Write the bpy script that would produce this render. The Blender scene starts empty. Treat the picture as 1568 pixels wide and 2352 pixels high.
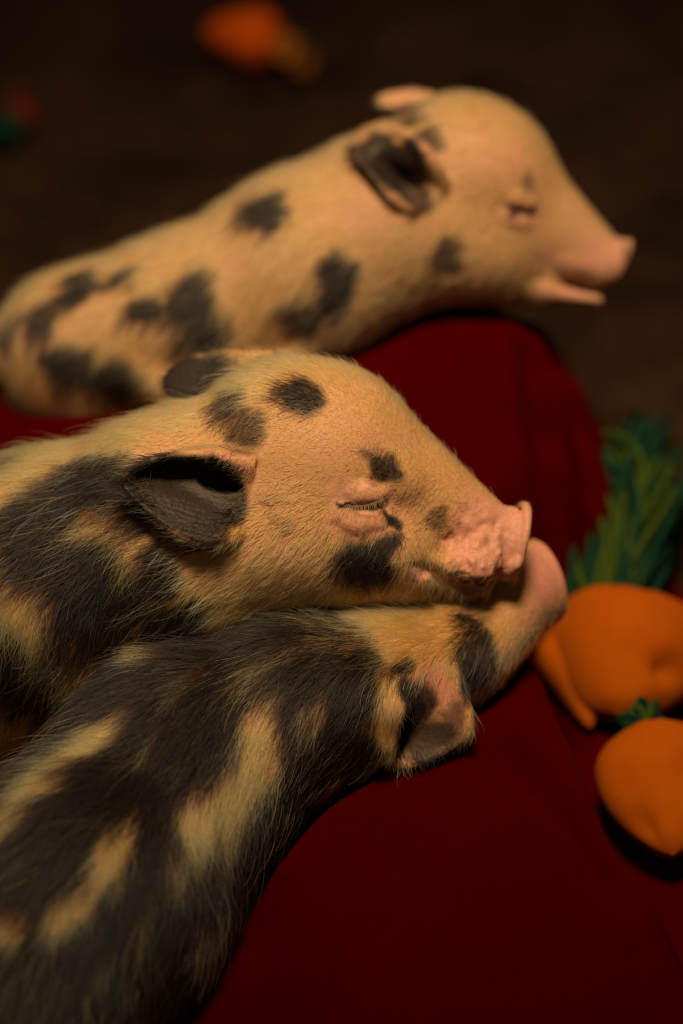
import bpy, math, random
import numpy as np
from mathutils import Matrix, Vector

rng = np.random.default_rng(7)
random.seed(7)
scene = bpy.context.scene
COL = scene.collection

# ------------------------------------------------------------------ camera
PITCH = math.radians(38.0)
DIST = 0.87                      # camera to the sleeping piglet's face
FOCAL = 85.0
KPX = 24.0 / FOCAL / 1568.0      # metres per photo pixel at one metre
PX = KPX * DIST                  # metres per photo pixel at DIST
VIEW = np.array([0.0, math.cos(PITCH), -math.sin(PITCH)])
UP = np.array([0.0, math.sin(PITCH), math.cos(PITCH)])
RIGHT = np.array([1.0, 0.0, 0.0])
RC = np.stack([RIGHT, UP, -VIEW], axis=1)      # camera axes as columns
CAMPOS = -DIST * VIEW
cam = bpy.data.cameras.new('camera')
camo = bpy.data.objects.new('camera', cam)
COL.objects.link(camo)
camo.matrix_world = Matrix([[*RC[0], CAMPOS[0]], [*RC[1], CAMPOS[1]], [*RC[2], CAMPOS[2]], [0, 0, 0, 1]])
cam.sensor_fit = 'VERTICAL'
cam.sensor_height = 36.0
cam.sensor_width = 24.0
cam.lens = FOCAL
cam.clip_start = 0.02
cam.dof.use_dof = True
cam.dof.focus_distance = 0.868
cam.dof.aperture_fstop = 3.0
cam.dof.aperture_blades = 0
scene.camera = camo

# ------------------------------------------------------------------ world, lamps, exposure
world = bpy.data.worlds.new('world')
scene.world = world
world.use_nodes = True
bg = world.node_tree.nodes['Background']
bg.inputs['Color'].default_value = (1.0, 0.62, 0.36, 1)
bg.inputs['Strength'].default_value = 0.05

def spot(name, loc, target, radius, power, color, angle, blend):
    l = bpy.data.lights.new(name, 'SPOT')
    l.shadow_soft_size = radius
    l.energy = power
    l.color = color
    l.spot_size = math.radians(angle)
    l.spot_blend = blend
    o = bpy.data.objects.new(name, l)
    COL.objects.link(o)
    o.location = loc
    o.rotation_euler = (Vector(target) - Vector(loc)).to_track_quat('-Z', 'Y').to_euler()
    return o

# one shaded lamp hanging above the animals
spot('hanging_lamp', (-0.02, -0.14, 1.15), (0.03, 0.21, -0.03), 0.15, 94.0, (1.0, 0.83, 0.56), 50.0, 1.0)

scene.view_settings.view_transform = 'Standard'
scene.view_settings.look = 'None'
scene.view_settings.exposure = 0.0
scene.view_settings.gamma = 1.0
scene.view_settings.use_curve_mapping = False
scene.cycles.use_denoising = True
try:
    scene.cycles.denoiser = 'OPENIMAGEDENOISE'
    scene.cycles.denoising_input_passes = 'RGB_ALBEDO_NORMAL'
except Exception:
    pass
scene.cycles.max_bounces = 5
scene.cycles.diffuse_bounces = 3
scene.cycles.glossy_bounces = 3
scene.cycles.transmission_bounces = 5
scene.cycles.use_adaptive_sampling = False

FLOOR_Z = -0.152

# ------------------------------------------------------------------ helpers
def cp(u, v, d=0.0):
    """camera-frame point on the ray of photo pixel (u, v); d = depth beyond DIST in pixel units"""
    D = DIST + d * PX
    return np.array([(u - 784.0) * KPX * D, -(v - 1176.0) * KPX * D, -(D - DIST)])

def rad(r, d=0.0):
    return r * KPX * (DIST + d * PX)

def wp(u, v, d=0.0):
    return RC @ cp(u, v, d)

def on_plane(u, v, z):
    """world point where the ray of a pixel meets the height z"""
    dr = VIEW + (u - 784.0) * KPX * RIGHT - (v - 1176.0) * KPX * UP
    t = (z - CAMPOS[2]) / dr[2]
    return CAMPOS + t * dr

def project(pc):
    D = DIST - pc[:, 2]
    return np.stack([784.0 + pc[:, 0] / (KPX * D), 1176.0 - pc[:, 1] / (KPX * D), (D - DIST) / PX], axis=1)

_TAB = np.random.default_rng(3).random((32, 32, 32)).astype(np.float32)
def noise3(p, scale):
    q = p * scale + 1000.0
    i = np.floor(q).astype(np.int64)
    f = (q - i).astype(np.float32)
    f = f * f * (3 - 2 * f)
    i &= 31
    j = (i + 1) & 31
    def t(a, b, c):
        return _TAB[a, b, c]
    x0, y0, z0 = i[:, 0], i[:, 1], i[:, 2]
    x1, y1, z1 = j[:, 0], j[:, 1], j[:, 2]
    fx, fy, fz = f[:, 0], f[:, 1], f[:, 2]
    c00 = t(x0, y0, z0) * (1 - fx) + t(x1, y0, z0) * fx
    c10 = t(x0, y1, z0) * (1 - fx) + t(x1, y1, z0) * fx
    c01 = t(x0, y0, z1) * (1 - fx) + t(x1, y0, z1) * fx
    c11 = t(x0, y1, z1) * (1 - fx) + t(x1, y1, z1) * fx
    c0 = c00 * (1 - fy) + c10 * fy
    c1 = c01 * (1 - fy) + c11 * fy
    return (c0 * (1 - fz) + c1 * fz) * 2.0 - 1.0

def sstep(a, b, x):
    t = np.clip((x - a) / (b - a), 0, 1)
    return t * t * (3 - 2 * t)

class Field:
    """a distance field in the camera-aligned frame, grown primitive by primitive, then meshed"""
    def __init__(self, lo, hi, h):
        self.lo = np.array(lo, float)
        self.h = h
        self.n = np.ceil((np.array(hi) - self.lo) / h).astype(int) + 1
        self.g = np.full(self.n, 0.05, np.float32)

    def _block(self, lo, hi):
        a = np.clip(np.floor((lo - self.lo) / self.h).astype(int), 0, self.n)
        b = np.clip(np.ceil((hi - self.lo) / self.h).astype(int) + 1, 0, self.n)
        if np.any(b <= a):
            return None
        ax = [(self.lo[k] + self.h * np.arange(a[k], b[k])).astype(np.float32) for k in range(3)]
        return (slice(a[0], b[0]), slice(a[1], b[1]), slice(a[2], b[2])), ax[0][:, None, None], ax[1][None, :, None], ax[2][None, None, :]

    def _mix(self, sl, d, k, sub):
        a = self.g[sl]
        if sub:
            d = -d
            hh = np.maximum(k - np.abs(a - d), 0) / k
            self.g[sl] = np.maximum(a, d) + hh * hh * k * 0.25
        else:
            hh = np.maximum(k - np.abs(a - d), 0) / k
            self.g[sl] = np.minimum(a, d) - hh * hh * k * 0.25

    def cone(self, p1, r1, p2, r2, k=30, fz=1.0, sub=False):
        a, b = cp(*p1), cp(*p2)
        ra, rb = rad(r1, p1[2]), rad(r2, p2[2])
        k = k * PX
        m = max(ra, rb) + k + 3 * self.h
        B = self._block(np.minimum(a, b) - m, np.maximum(a, b) + m)
        if B is None:
            return
        sl, X, Y, Z = B
        ab = b - a
        abz = ab[2] / fz
        L2 = ab[0] ** 2 + ab[1] ** 2 + abz ** 2 + 1e-12
        zz = (Z - a[2]) / fz
        t = np.clip(((X - a[0]) * ab[0] + (Y - a[1]) * ab[1] + zz * abz) / L2, 0, 1)
        d = np.sqrt((X - a[0] - t * ab[0]) ** 2 + (Y - a[1] - t * ab[1]) ** 2 + (zz - t * abz) ** 2) - (ra + (rb - ra) * t)
        d *= min(1.0, (1 + fz) / 2) if fz < 1 else 1.0
        self._mix(sl, d.astype(np.float32), k, sub)

    def ell(self, p, axes, ang=0.0, k=30, sub=False, yaw=0.0):
        """ellipsoid; ang = image-plane turn of its first axis in degrees (clockwise on the photo), yaw = turn of that axis away from the camera"""
        c = cp(*p)
        s = rad(1.0, p[2])
        a_, b_, c_ = [x * s for x in axes]
        k = k * PX
        m = max(a_, b_, c_) + k + 3 * self.h
        B = self._block(c - m, c + m)
        if B is None:
            return
        sl, X, Y, Z = B
        t, w = math.radians(ang), math.radians(yaw)
        e1 = np.array([math.cos(t) * math.cos(w), -math.sin(t) * math.cos(w), -math.sin(w)])
        e2 = np.array([-math.sin(t), -math.cos(t), 0.0])
        e3 = np.cross(e1, e2)
        dx, dy, dz = X - c[0], Y - c[1], Z - c[2]
        l1 = (dx * e1[0] + dy * e1[1] + dz * e1[2])
        l2 = (dx * e2[0] + dy * e2[1] + dz * e2[2])
        l3 = (dx * e3[0] + dy * e3[1] + dz * e3[2])
        k0 = np.sqrt((l1 / a_) ** 2 + (l2 / b_) ** 2 + (l3 / c_) ** 2)
        k1 = np.sqrt((l1 / a_ ** 2) ** 2 + (l2 / b_ ** 2) ** 2 + (l3 / c_ ** 2) ** 2) + 1e-9
        d = k0 * (k0 - 1.0) / k1
        self._mix(sl, d.astype(np.float32), k, sub)

    def points(self, P, r, k=6, sub=False):
        """union of small balls (a sampled sheet or line), r scalar or array in metres"""
        P = np.asarray(P, np.float32)
        r = np.broadcast_to(np.asarray(r, np.float32), (len(P),))
        k = k * PX
        m = float(r.max()) + k + 3 * self.h
        B = self._block(P.min(0) - m, P.max(0) + m)
        if B is None:
            return
        sl, X, Y, Z = B
        shp = (X.shape[0], Y.shape[1], Z.shape[2])
        d = np.full(shp, 0.05, np.float32)
        rm = m
        for q, rr in zip(P, r):
            i0 = np.searchsorted(X[:, 0, 0], q[0] - rm); i1 = np.searchsorted(X[:, 0, 0], q[0] + rm)
            j0 = np.searchsorted(Y[0, :, 0], q[1] - rm); j1 = np.searchsorted(Y[0, :, 0], q[1] + rm)
            k0 = np.searchsorted(Z[0, 0, :], q[2] - rm); k1 = np.searchsorted(Z[0, 0, :], q[2] + rm)
            dd = np.sqrt((X[i0:i1] - q[0]) ** 2 + (Y[:, j0:j1] - q[1]) ** 2 + (Z[:, :, k0:k1] - q[2]) ** 2) - rr
            s_ = d[i0:i1, j0:j1, k0:k1]
            np.minimum(s_, dd, out=s_)
        self._mix(sl, d, k, sub)

    def line(self, pts, r, k=6, sub=False, step=2.0):
        """a tube along photo-frame points (u, v, d); r px, scalar or one per point"""
        pts = np.array(pts, float)
        r = np.broadcast_to(np.asarray(r, float), (len(pts),))
        out, rr = [], []
        seg = np.linalg.norm(np.diff(pts, axis=0), axis=1)
        cum = np.concatenate([[0], np.cumsum(seg)])
        ts = np.linspace(0, cum[-1], max(3, int(cum[-1] / step)))
        cu = smooth_curve(pts, cum, ts)
        ri = np.interp(ts, cum, r)
        for q, w in zip(cu, ri):
            out.append(cp(*q)); rr.append(rad(w, q[2]))
        self.points(out, np.array(rr), k, sub)

    def sheet(self, rows, r, k=6, nu=26, nv=26, rtip=None):
        """an ear: grid of photo-frame points (rows base to tip, across edge to edge), thickened by r px"""
        G = sheet_grid(rows, nu, nv)
        P = np.array([cp(*q) for q in G.reshape(-1, 3)])
        rr = np.repeat(np.linspace(r, rtip or r, nu), nv) * PX
        self.points(P, rr, k)

    def surf(self, u, v):
        """depth (px units) of the first surface on the ray of a pixel"""
        for d in np.arange(-450, 1500, 1.5):
            q = np.round((cp(u, v, d) - self.lo) / self.h).astype(int)
            if np.all(q >= 0) and np.all(q < self.n) and self.g[tuple(q)] < 0:
                return float(d)
        return None

    def rel(self, pts):
        """(u, v, offset) -> (u, v, depth) with the depth measured from the skin"""
        ds = [self.surf(p[0], p[1]) for p in pts]
        ok = [d for d in ds if d is not None]
        out, last = [], ok[0]
        for p, d in zip(pts, ds):
            last = d if d is not None else last
            out.append((p[0], p[1], last + p[2]))
        return out

    def ring(self, c, major, minor, ang, yaw, r, k=12, step=3.0):
        """the rim of a nose disc whose normal points at ang on the photo, turned yaw away"""
        t, w = math.radians(ang), math.radians(yaw)
        e2 = np.array([-math.sin(t), math.cos(t), 0.0])
        nrm = np.array([math.cos(t) * math.cos(w), math.sin(t) * math.cos(w), math.sin(w)])
        e3 = np.cross(nrm, e2)
        pts = [np.array(c) + major * math.cos(a) * e2 + minor * math.sin(a) * e3 for a in np.linspace(0, 2 * math.pi, 41)]
        self.line(pts, r, k, step=step)

    def displace(self, c, axes, amp, scale, ridged=False):
        """skin relief inside a soft ellipsoidal region, camera-frame metres"""
        c0 = cp(*c)
        ax = np.array(axes) * PX
        B = self._block(c0 - ax, c0 + ax)
        sl, X, Y, Z = B
        sub_ = self.g[sl]
        near = np.abs(sub_) < 0.004
        I = np.argwhere(near)
        P = np.stack([X[I[:, 0], 0, 0], Y[0, I[:, 1], 0], Z[0, 0, I[:, 2]]], 1)
        w = 1 - sstep(0.5, 1.0, np.sqrt((((P - c0) / ax) ** 2).sum(1)))
        n = noise3(P, np.array(scale))
        if ridged:
            n = np.abs(n) * 2 - 0.6
        sub_[near] -= (amp * w * n).astype(np.float32)

    def mesh(self):
        g = self.g
        s = g < 0
        nx, ny, nz = g.shape
        c = [s[dx:nx - 1 + dx, dy:ny - 1 + dy, dz:nz - 1 + dz] for dx in (0, 1) for dy in (0, 1) for dz in (0, 1)]
        cnt = sum(x.astype(np.int8) for x in c)
        act = (cnt > 0) & (cnt < 8)
        I = np.argwhere(act)
        idx = np.full(act.shape, -1, np.int64)
        idx[act] = np.arange(len(I))
        val = {}
        for dx in (0, 1):
            for dy in (0, 1):
                for dz in (0, 1):
                    val[dx, dy, dz] = g[I[:, 0] + dx, I[:, 1] + dy, I[:, 2] + dz]
        acc = np.zeros((len(I), 3)); num = np.zeros(len(I))
        keys = list(val)
        for a in keys:
            for ax in range(3):
                if a[ax] == 0:
                    b = list(a); b[ax] = 1; b = tuple(b)
                    m = (val[a] < 0) != (val[b] < 0)
                    t = val[a][m] / (val[a][m] - val[b][m])
                    q = np.tile(np.array(a, float), (m.sum(), 1))
                    q[:, ax] += t
                    acc[m] += q; num[m] += 1
        V = self.lo + self.h * (I + acc / num[:, None])
        faces = []
        for ax in range(3):
            o1, o2 = [(1, 2), (2, 0), (0, 1)][ax]
            sh0 = [slice(1, -1)] * 3; sh1 = [slice(1, -1)] * 3
            sh0[ax] = slice(0, -1); sh1[ax] = slice(1, None)
            A = s[tuple(sh0)]; Bb = s[tuple(sh1)]
            E = np.argwhere(A != Bb)
            off = np.array([1, 1, 1]); off[ax] = 0
            E0 = E + off
            st = A[tuple(E.T)]
            def cell(d1, d2):
                q = E0.copy(); q[:, o1] -= d1; q[:, o2] -= d2
                return idx[tuple(q.T)]
            Q = np.stack([cell(1, 1), cell(0, 1), cell(0, 0), cell(1, 0)], 1)
            Q[~st] = Q[~st][:, ::-1]
            faces.append(Q)
        F = np.concatenate(faces)
        F = F[(F >= 0).all(1)]
        return V, F

def smooth_curve(pts, cum, ts):
    """Catmull-Rom through pts at arc parameters cum"""
    out = np.empty((len(ts), pts.shape[1]))
    n = len(pts)
    k = np.clip(np.searchsorted(cum, ts, side='right') - 1, 0, n - 2)
    f = ((ts - cum[k]) / np.maximum(cum[k + 1] - cum[k], 1e-9))[:, None]
    p1, p2 = pts[k], pts[k + 1]
    p0, p3 = pts[np.maximum(k - 1, 0)], pts[np.minimum(k + 2, n - 1)]
    return 0.5 * (2 * p1 + (p2 - p0) * f + (2 * p0 - 5 * p1 + 4 * p2 - p3) * f ** 2 + (3 * p1 - p0 - 3 * p2 + p3) * f ** 3)

def sheet_grid(rows, nu, nv):
    R = np.array(rows, float)
    a = np.array([smooth_curve(r, np.arange(len(r), dtype=float), np.linspace(0, len(r) - 1, nv)) for r in R])
    out = np.empty((nu, nv, 3))
    for j in range(nv):
        out[:, j] = smooth_curve(a[:, j], np.arange(len(R), dtype=float), np.linspace(0, len(R) - 1, nu))
    return out

def vnormals(V, F):
    n = np.cross(V[F[:, 2]] - V[F[:, 0]], V[F[:, 3]] - V[F[:, 1]])
    N = np.zeros_like(V)
    for k in range(4):
        np.add.at(N, F[:, k], n)
    return N / np.maximum(np.linalg.norm(N, axis=1, keepdims=True), 1e-12)

def new_mesh(name, V, F, mat=None, parent=None, smooth=True):
    me = bpy.data.meshes.new(name)
    V = np.asarray(V, np.float32)
    if isinstance(F, np.ndarray):
        nf, k = F.shape
        me.vertices.add(len(V)); me.vertices.foreach_set('co', V.ravel())
        me.loops.add(nf * k); me.loops.foreach_set('vertex_index', F.astype(np.int32).ravel())
        me.polygons.add(nf)
        me.polygons.foreach_set('loop_start', np.arange(0, nf * k, k, dtype=np.int32))
        me.update(calc_edges=True)
    else:
        me.from_pydata([tuple(map(float, v)) for v in V], [], F)
        me.update()
    if smooth:
        me.polygons.foreach_set('use_smooth', np.ones(len(me.polygons), bool))
    if mat:
        me.materials.append(mat)
    o = bpy.data.objects.new(name, me)
    COL.objects.link(o)
    if parent:
        o.parent = parent
    return o

def tag(o, label=None, cat=None, group=None, kind=None):
    if label: o['label'] = label
    if cat: o['category'] = cat
    if group: o['group'] = group
    if kind: o['kind'] = kind
    return o

# ------------------------------------------------------------------ materials
def material(name):
    m = bpy.data.materials.new(name)
    m.use_nodes = True
    nt = m.node_tree
    return m, nt, nt.nodes['Principled BSDF']

def N(nt, typ, **kw):
    n = nt.nodes.new(typ)
    for k, v in kw.items():
        setattr(n, k, v)
    return n

def mixc(nt, fac, a, b, blend='MIX'):
    n = N(nt, 'ShaderNodeMix', data_type='RGBA', blend_type=blend)
    for sock, val in ((n.inputs[0], fac), (n.inputs[6], a), (n.inputs[7], b)):
        if hasattr(val, 'links') or hasattr(val, 'is_linked'):
            nt.links.new(val, sock)
        elif isinstance(val, tuple):
            sock.default_value = (*val, 1) if len(val) == 3 else val
        else:
            sock.default_value = val
    return n.outputs[2]

def noise_tex(nt, scale, detail=4, rough=0.6, coord='Object'):
    tc = N(nt, 'ShaderNodeTexCoord')
    t = N(nt, 'ShaderNodeTexNoise')
    t.inputs['Scale'].default_value = scale
    t.inputs['Detail'].default_value = detail
    t.inputs['Roughness'].default_value = rough
    nt.links.new(tc.outputs[coord], t.inputs['Vector'])
    return t

def ramp(nt, src, lo, hi):
    r = N(nt, 'ShaderNodeMapRange')
    r.inputs[1].default_value = lo
    r.inputs[2].default_value = hi
    nt.links.new(src, r.inputs[0])
    return r.outputs[0]

def bump(nt, bsdf, height, dist, strength=1.0):
    b = N(nt, 'ShaderNodeBump')
    b.inputs['Distance'].default_value = dist
    b.inputs['Strength'].default_value = strength
    nt.links.new(height, b.inputs['Height'])
    nt.links.new(b.outputs[0], bsdf.inputs['Normal'])

def skin_material(name, tan, pink, dark):
    m, nt, b = material(name)
    def attr(n):
        a = N(nt, 'ShaderNodeAttribute', attribute_name=n)
        return a.outputs['Fac']
    n1 = noise_tex(nt, 90, 4)
    n2 = noise_tex(nt, 900, 3)
    base = mixc(nt, ramp(nt, n1.outputs['Fac'], 0.35, 0.7), tan, tuple(0.55 * a + 0.45 * c for a, c in zip(tan, pink)))
    base = mixc(nt, attr('pink'), base, pink)
    fleck = mixc(nt, ramp(nt, n2.outputs['Fac'], 0.3, 0.75), (0.78, 0.74, 0.72), (1.08, 1.06, 1.05), 'MIX')
    base = mixc(nt, 1.0, base, fleck, 'MULTIPLY')
    dk = mixc(nt, ramp(nt, n1.outputs['Fac'], 0.3, 0.7), dark, tuple(1.7 * x for x in dark))
    base = mixc(nt, attr('dark'), base, dk)
    nt.links.new(base, b.inputs['Base Color'])
    b.inputs['Roughness'].default_value = 0.5
    b.inputs['Specular IOR Level'].default_value = 0.2
    b.inputs['Specular Tint'].default_value = (1.0, 0.75, 0.55, 1)
    b.inputs['Subsurface Weight'].default_value = 0.12
    b.inputs['Subsurface Radius'].default_value = (1.0, 0.35, 0.2)
    b.inputs['Subsurface Scale'].default_value = 0.003
    vor = N(nt, 'ShaderNodeTexVoronoi')
    vor.inputs['Scale'].default_value = 620
    tc = N(nt, 'ShaderNodeTexCoord')
    nt.links.new(tc.outputs['Object'], vor.inputs['Vector'])
    bump(nt, b, mixc(nt, 0.5, n2.outputs['Fac'], vor.outputs['Distance']), 0.00035, 0.6)
    return m

def hair_material(name):
    m = bpy.data.materials.new(name)
    m.use_nodes = True
    nt = m.node_tree
    nt.nodes.clear()
    out = N(nt, 'ShaderNodeOutputMaterial')
    h = N(nt, 'ShaderNodeBsdfHairPrincipled')
    h.model = 'CHIANG'
    h.parametrization = 'COLOR'
    a = N(nt, 'ShaderNodeAttribute', attribute_name='tint')
    nt.links.new(a.outputs['Color'], h.inputs['Color'])
    h.inputs['IOR'].default_value = 1.42
    h.inputs['Roughness'].default_value = 0.36
    h.inputs['Radial Roughness'].default_value = 0.55
    nt.links.new(h.outputs[0], out.inputs['Surface'])
    return m

MAT_HAIR = hair_material('piglet_hair')

def cloth_red():
    m, nt, b = material('red_fleece')
    n1 = noise_tex(nt, 14, 4)
    n2 = noise_tex(nt, 1500, 3, 0.7)
    col = mixc(nt, ramp(nt, n1.outputs['Fac'], 0.3, 0.7), (0.043, 0.0002, 0.0002), (0.053, 0.0002, 0.0002))
    fl = mixc(nt, ramp(nt, n2.outputs['Fac'], 0.35, 0.65), (0.72, 0.72, 0.72), (1.12, 1.12, 1.12))
    nt.links.new(mixc(nt, 1.0, col, fl, 'MULTIPLY'), b.inputs['Base Color'])
    b.inputs['Roughness'].default_value = 0.95
    b.inputs['Specular IOR Level'].default_value = 0.0
    b.inputs['Sheen Weight'].default_value = 0.08
    b.inputs['Sheen Tint'].default_value = (0.6, 0.02, 0.01, 1)
    bump(nt, b, n2.outputs['Fac'], 0.0006, 0.8)
    return m
MAT_RED = cloth_red()

def carpet():
    m, nt, b = material('brown_carpet')
    n1 = noise_tex(nt, 9, 6, 0.65)
    n2 = noise_tex(nt, 55, 5, 0.7)
    c = mixc(nt, ramp(nt, n1.outputs['Fac'], 0.35, 0.68), (0.013, 0.0064, 0.0036), (0.036, 0.0165, 0.0085))
    f = mixc(nt, ramp(nt, n2.outputs['Fac'], 0.3, 0.7), (0.6, 0.6, 0.6), (1.3, 1.25, 1.2))
    nt.links.new(mixc(nt, 1.0, c, f, 'MULTIPLY'), b.inputs['Base Color'])
    b.inputs['Roughness'].default_value = 1.0
    b.inputs['Specular IOR Level'].default_value = 0.0
    bump(nt, b, n2.outputs['Fac'], 0.006, 0.8)
    return m

def felt(name, c1, c2, scale=40):
    m, nt, b = material(name)
    n1 = noise_tex(nt, scale, 4)
    n2 = noise_tex(nt, 1400, 2)
    c = mixc(nt, ramp(nt, n1.outputs['Fac'], 0.3, 0.7), c1, c2)
    nt.links.new(c, b.inputs['Base Color'])
    b.inputs['Roughness'].default_value = 0.95
    b.inputs['Specular IOR Level'].default_value = 0.05
    bump(nt, b, n2.outputs['Fac'], 0.0005, 0.7)
    return m

# ------------------------------------------------------------------ floor
CARPET = carpet()
def build_floor():
    s = 3.0
    V = [(-s, -s, FLOOR_Z), (s, -s, FLOOR_Z), (s, s, FLOOR_Z), (-s, s, FLOOR_Z), (-s, -s, FLOOR_Z - .05), (s, -s, FLOOR_Z - .05), (s, s, FLOOR_Z - .05), (-s, s, FLOOR_Z - .05)]
    F = [(0, 1, 2, 3), (7, 6, 5, 4), (0, 4, 5, 1), (1, 5, 6, 2), (2, 6, 7, 3), (3, 7, 4, 0)]
    o = new_mesh('floor', V, F, CARPET, smooth=False)
    tag(o, 'dark brown mottled carpet floor behind the piglets', kind='structure')
build_floor()

# ------------------------------------------------------------------ piglets
def surface_depth(proj, u, v, rr=9):
    m = (np.abs(proj[:, 0] - u) < rr) & (np.abs(proj[:, 1] - v) < rr)
    if not m.any():
        d2 = (proj[:, 0] - u) ** 2 + (proj[:, 1] - v) ** 2
        m = d2 < d2.min() + 400
    return proj[m, 2].min()

def blob_mask(Pc, proj, blobs, warp=0.0, soft=0.35):
    """coat patches, and shade painted into slits and hollows: soft 3-D ellipsoids sitting on the surface; (u, v, ru, rv, angle)"""
    out = np.zeros(len(Pc))
    Q = Pc
    if warp:
        Q = Pc + warp * PX * np.stack([noise3(Pc + o, 130.0) + 0.5 * noise3(Pc + o, 330.0) for o in (0.0, 3.1, 7.7)], 1)
    for bl in blobs:
        u, v, ru, rv, ang = bl[:5]
        st = bl[5] if len(bl) > 5 else 1.0
        sf = bl[6] if len(bl) > 6 else soft
        d = surface_depth(proj, u, v)
        c = cp(u, v, d)
        s = rad(1.0, d)
        t = math.radians(ang)
        e1 = np.array([math.cos(t), -math.sin(t), 0]); e2 = np.array([math.sin(t), math.cos(t), 0])
        q = Q - c
        r = np.sqrt((q @ e1 / (ru * s)) ** 2 + (q @ e2 / (rv * s)) ** 2 + (q[:, 2] / (1.5 * max(ru, rv) * s)) ** 2)
        out = np.maximum(out, st * (1 - sstep(1 - sf, 1 + sf, r)))
    return out

def flow_field(Pc, proj, ctrl, power=3.0):
    """interpolate (du, dv, dd, length_px, lift) from control points (u, v, ...)"""
    acc = np.zeros((len(Pc), 5)); ws = np.zeros(len(Pc))
    for c in ctrl:
        w = 1.0 / (((proj[:, 0] - c[0]) ** 2 + (proj[:, 1] - c[1]) ** 2) / 1e4 + 0.08) ** (power / 2)
        n = math.hypot(c[2], c[3], c[4])
        acc += w[:, None] * np.array([c[2] / n, c[3] / n, c[4] / n, c[5], c[6]])
        ws += w
    return acc / ws[:, None]

def grow_hair(name, V, F, NRM, dark, bare, ctrl, count, parent, base, radius, golds, blacks, npts=6, curl=0.16, messy=1.0):
    proj = project(V)
    tri = np.concatenate([F[:, [0, 1, 2]], F[:, [0, 2, 3]]])
    a = V[tri[:, 0]]; b = V[tri[:, 1]]; c = V[tri[:, 2]]
    ar = np.linalg.norm(np.cross(b - a, c - a), axis=1)
    ctr = (a + b + c) / 3
    nn = NRM[tri[:, 0]]
    tocam = np.array([0, 0, DIST]) - ctr
    tocam /= np.linalg.norm(tocam, axis=1, keepdims=True)
    face = (nn * tocam).sum(1)
    w = ar * np.where(face > -0.25, 1.0, 0.22)
    pc = proj[tri[:, 0]]
    w *= np.where((pc[:, 0] < -120) | (pc[:, 1] > 2460), 0.35, 1.0)
    w *= 1 - bare[tri[:, 0]]
    # only the side above its own belly carries long coat: thin out what faces the ground
    nw = nn @ RC.T
    w *= np.where(nw[:, 2] < -0.6, 0.25, 1.0)
    cdf = np.cumsum(w); cdf /= cdf[-1]
    t = np.searchsorted(cdf, rng.random(count))
    r1 = np.sqrt(rng.random(count)); r2 = rng.random(count)
    wa, wb, wc = 1 - r1, r1 * (1 - r2), r1 * r2
    T = tri[t]
    def lerp(A):
        if A.ndim == 1:
            return A[T[:, 0]] * wa + A[T[:, 1]] * wb + A[T[:, 2]] * wc
        return A[T[:, 0]] * wa[:, None] + A[T[:, 1]] * wb[:, None] + A[T[:, 2]] * wc[:, None]
    P = lerp(V); Nn = lerp(NRM); Nn /= np.linalg.norm(Nn, axis=1, keepdims=True)
    dk = lerp(dark)
    pp = project(P)
    fl = flow_field(P, pp, ctrl)
    dirv = np.stack([fl[:, 0], -fl[:, 1], -fl[:, 2]], 1)
    # locks: neighbouring hairs lean together
    lock = np.stack([noise3(P + o, 420.0) for o in (0.0, 5.3, 9.1)], 1)
    lock2 = np.stack([noise3(P + o, 130.0) for o in (2.0, 6.3, 8.1)], 1)
    short = 1 - sstep(18, 40, fl[:, 3])
    dirv = dirv + messy * (0.30 * lock + 0.28 * lock2) + (0.12 + 0.24 * short)[:, None] * rng.normal(size=dirv.shape)
    dirv -= (dirv * Nn).sum(1, keepdims=True) * Nn
    dirv /= np.maximum(np.linalg.norm(dirv, axis=1, keepdims=True), 1e-9)
    L = fl[:, 3] * PX * (0.55 + 0.75 * rng.random(count))
    stray = rng.random(count) < 0.035
    lift = fl[:, 4] * (0.7 + 0.6 * rng.random(count)) + np.where(stray, 0.3, 0)
    L = L * np.where(stray, 1.3, 1.0)
    guard = rng.random(count) < 0.07
    L = L * np.where(guard, 1.35, 1.0)
    lift = lift + np.where(guard, 0.10, 0)
    side = np.cross(Nn, dirv)
    cu = rng.normal(size=count) * (curl + 0.12 * short)
    ts = np.linspace(0, 1, npts)
    pts = np.empty((count, npts, 3))
    for i, s in enumerate(ts):
        pts[:, i] = P - Nn * 0.0004 + L[:, None] * (dirv * (s * (1 - 0.12 * s)) + Nn * (lift * (s - 0.55 * s * s))[:, None] + side * (cu * s * s)[:, None])
    is_dark = rng.random(count) < np.clip(dk * 1.15 - 0.06, 0, 1)
    is_dark &= ~(guard & (noise3(P, 60.0) > 0.05) & (rng.random(count) < 0.6) & (fl[:, 3] > 40))
    g = np.array(golds)[rng.integers(0, len(golds), count)]
    k = np.array(blacks)[rng.integers(0, len(blacks), count)]
    col = np.where(is_dark[:, None], k, g) * (0.75 + 0.5 * rng.random((count, 1)))
    col = col * np.where(guard & ~is_dark, 1.15, 1.0)[:, None]
    W = pts.reshape(-1, 3) @ RC.T - base
    rr = np.repeat((radius * (0.7 + 0.6 * rng.random(count)) * np.where(guard, 1.5, 1.0) * (1 - 0.28 * short))[:, None], npts, 1) * np.linspace(1.0, 0.25, npts)[None, :]
    return make_curves(name, W, npts, count, rr.ravel(), col, parent)

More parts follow.
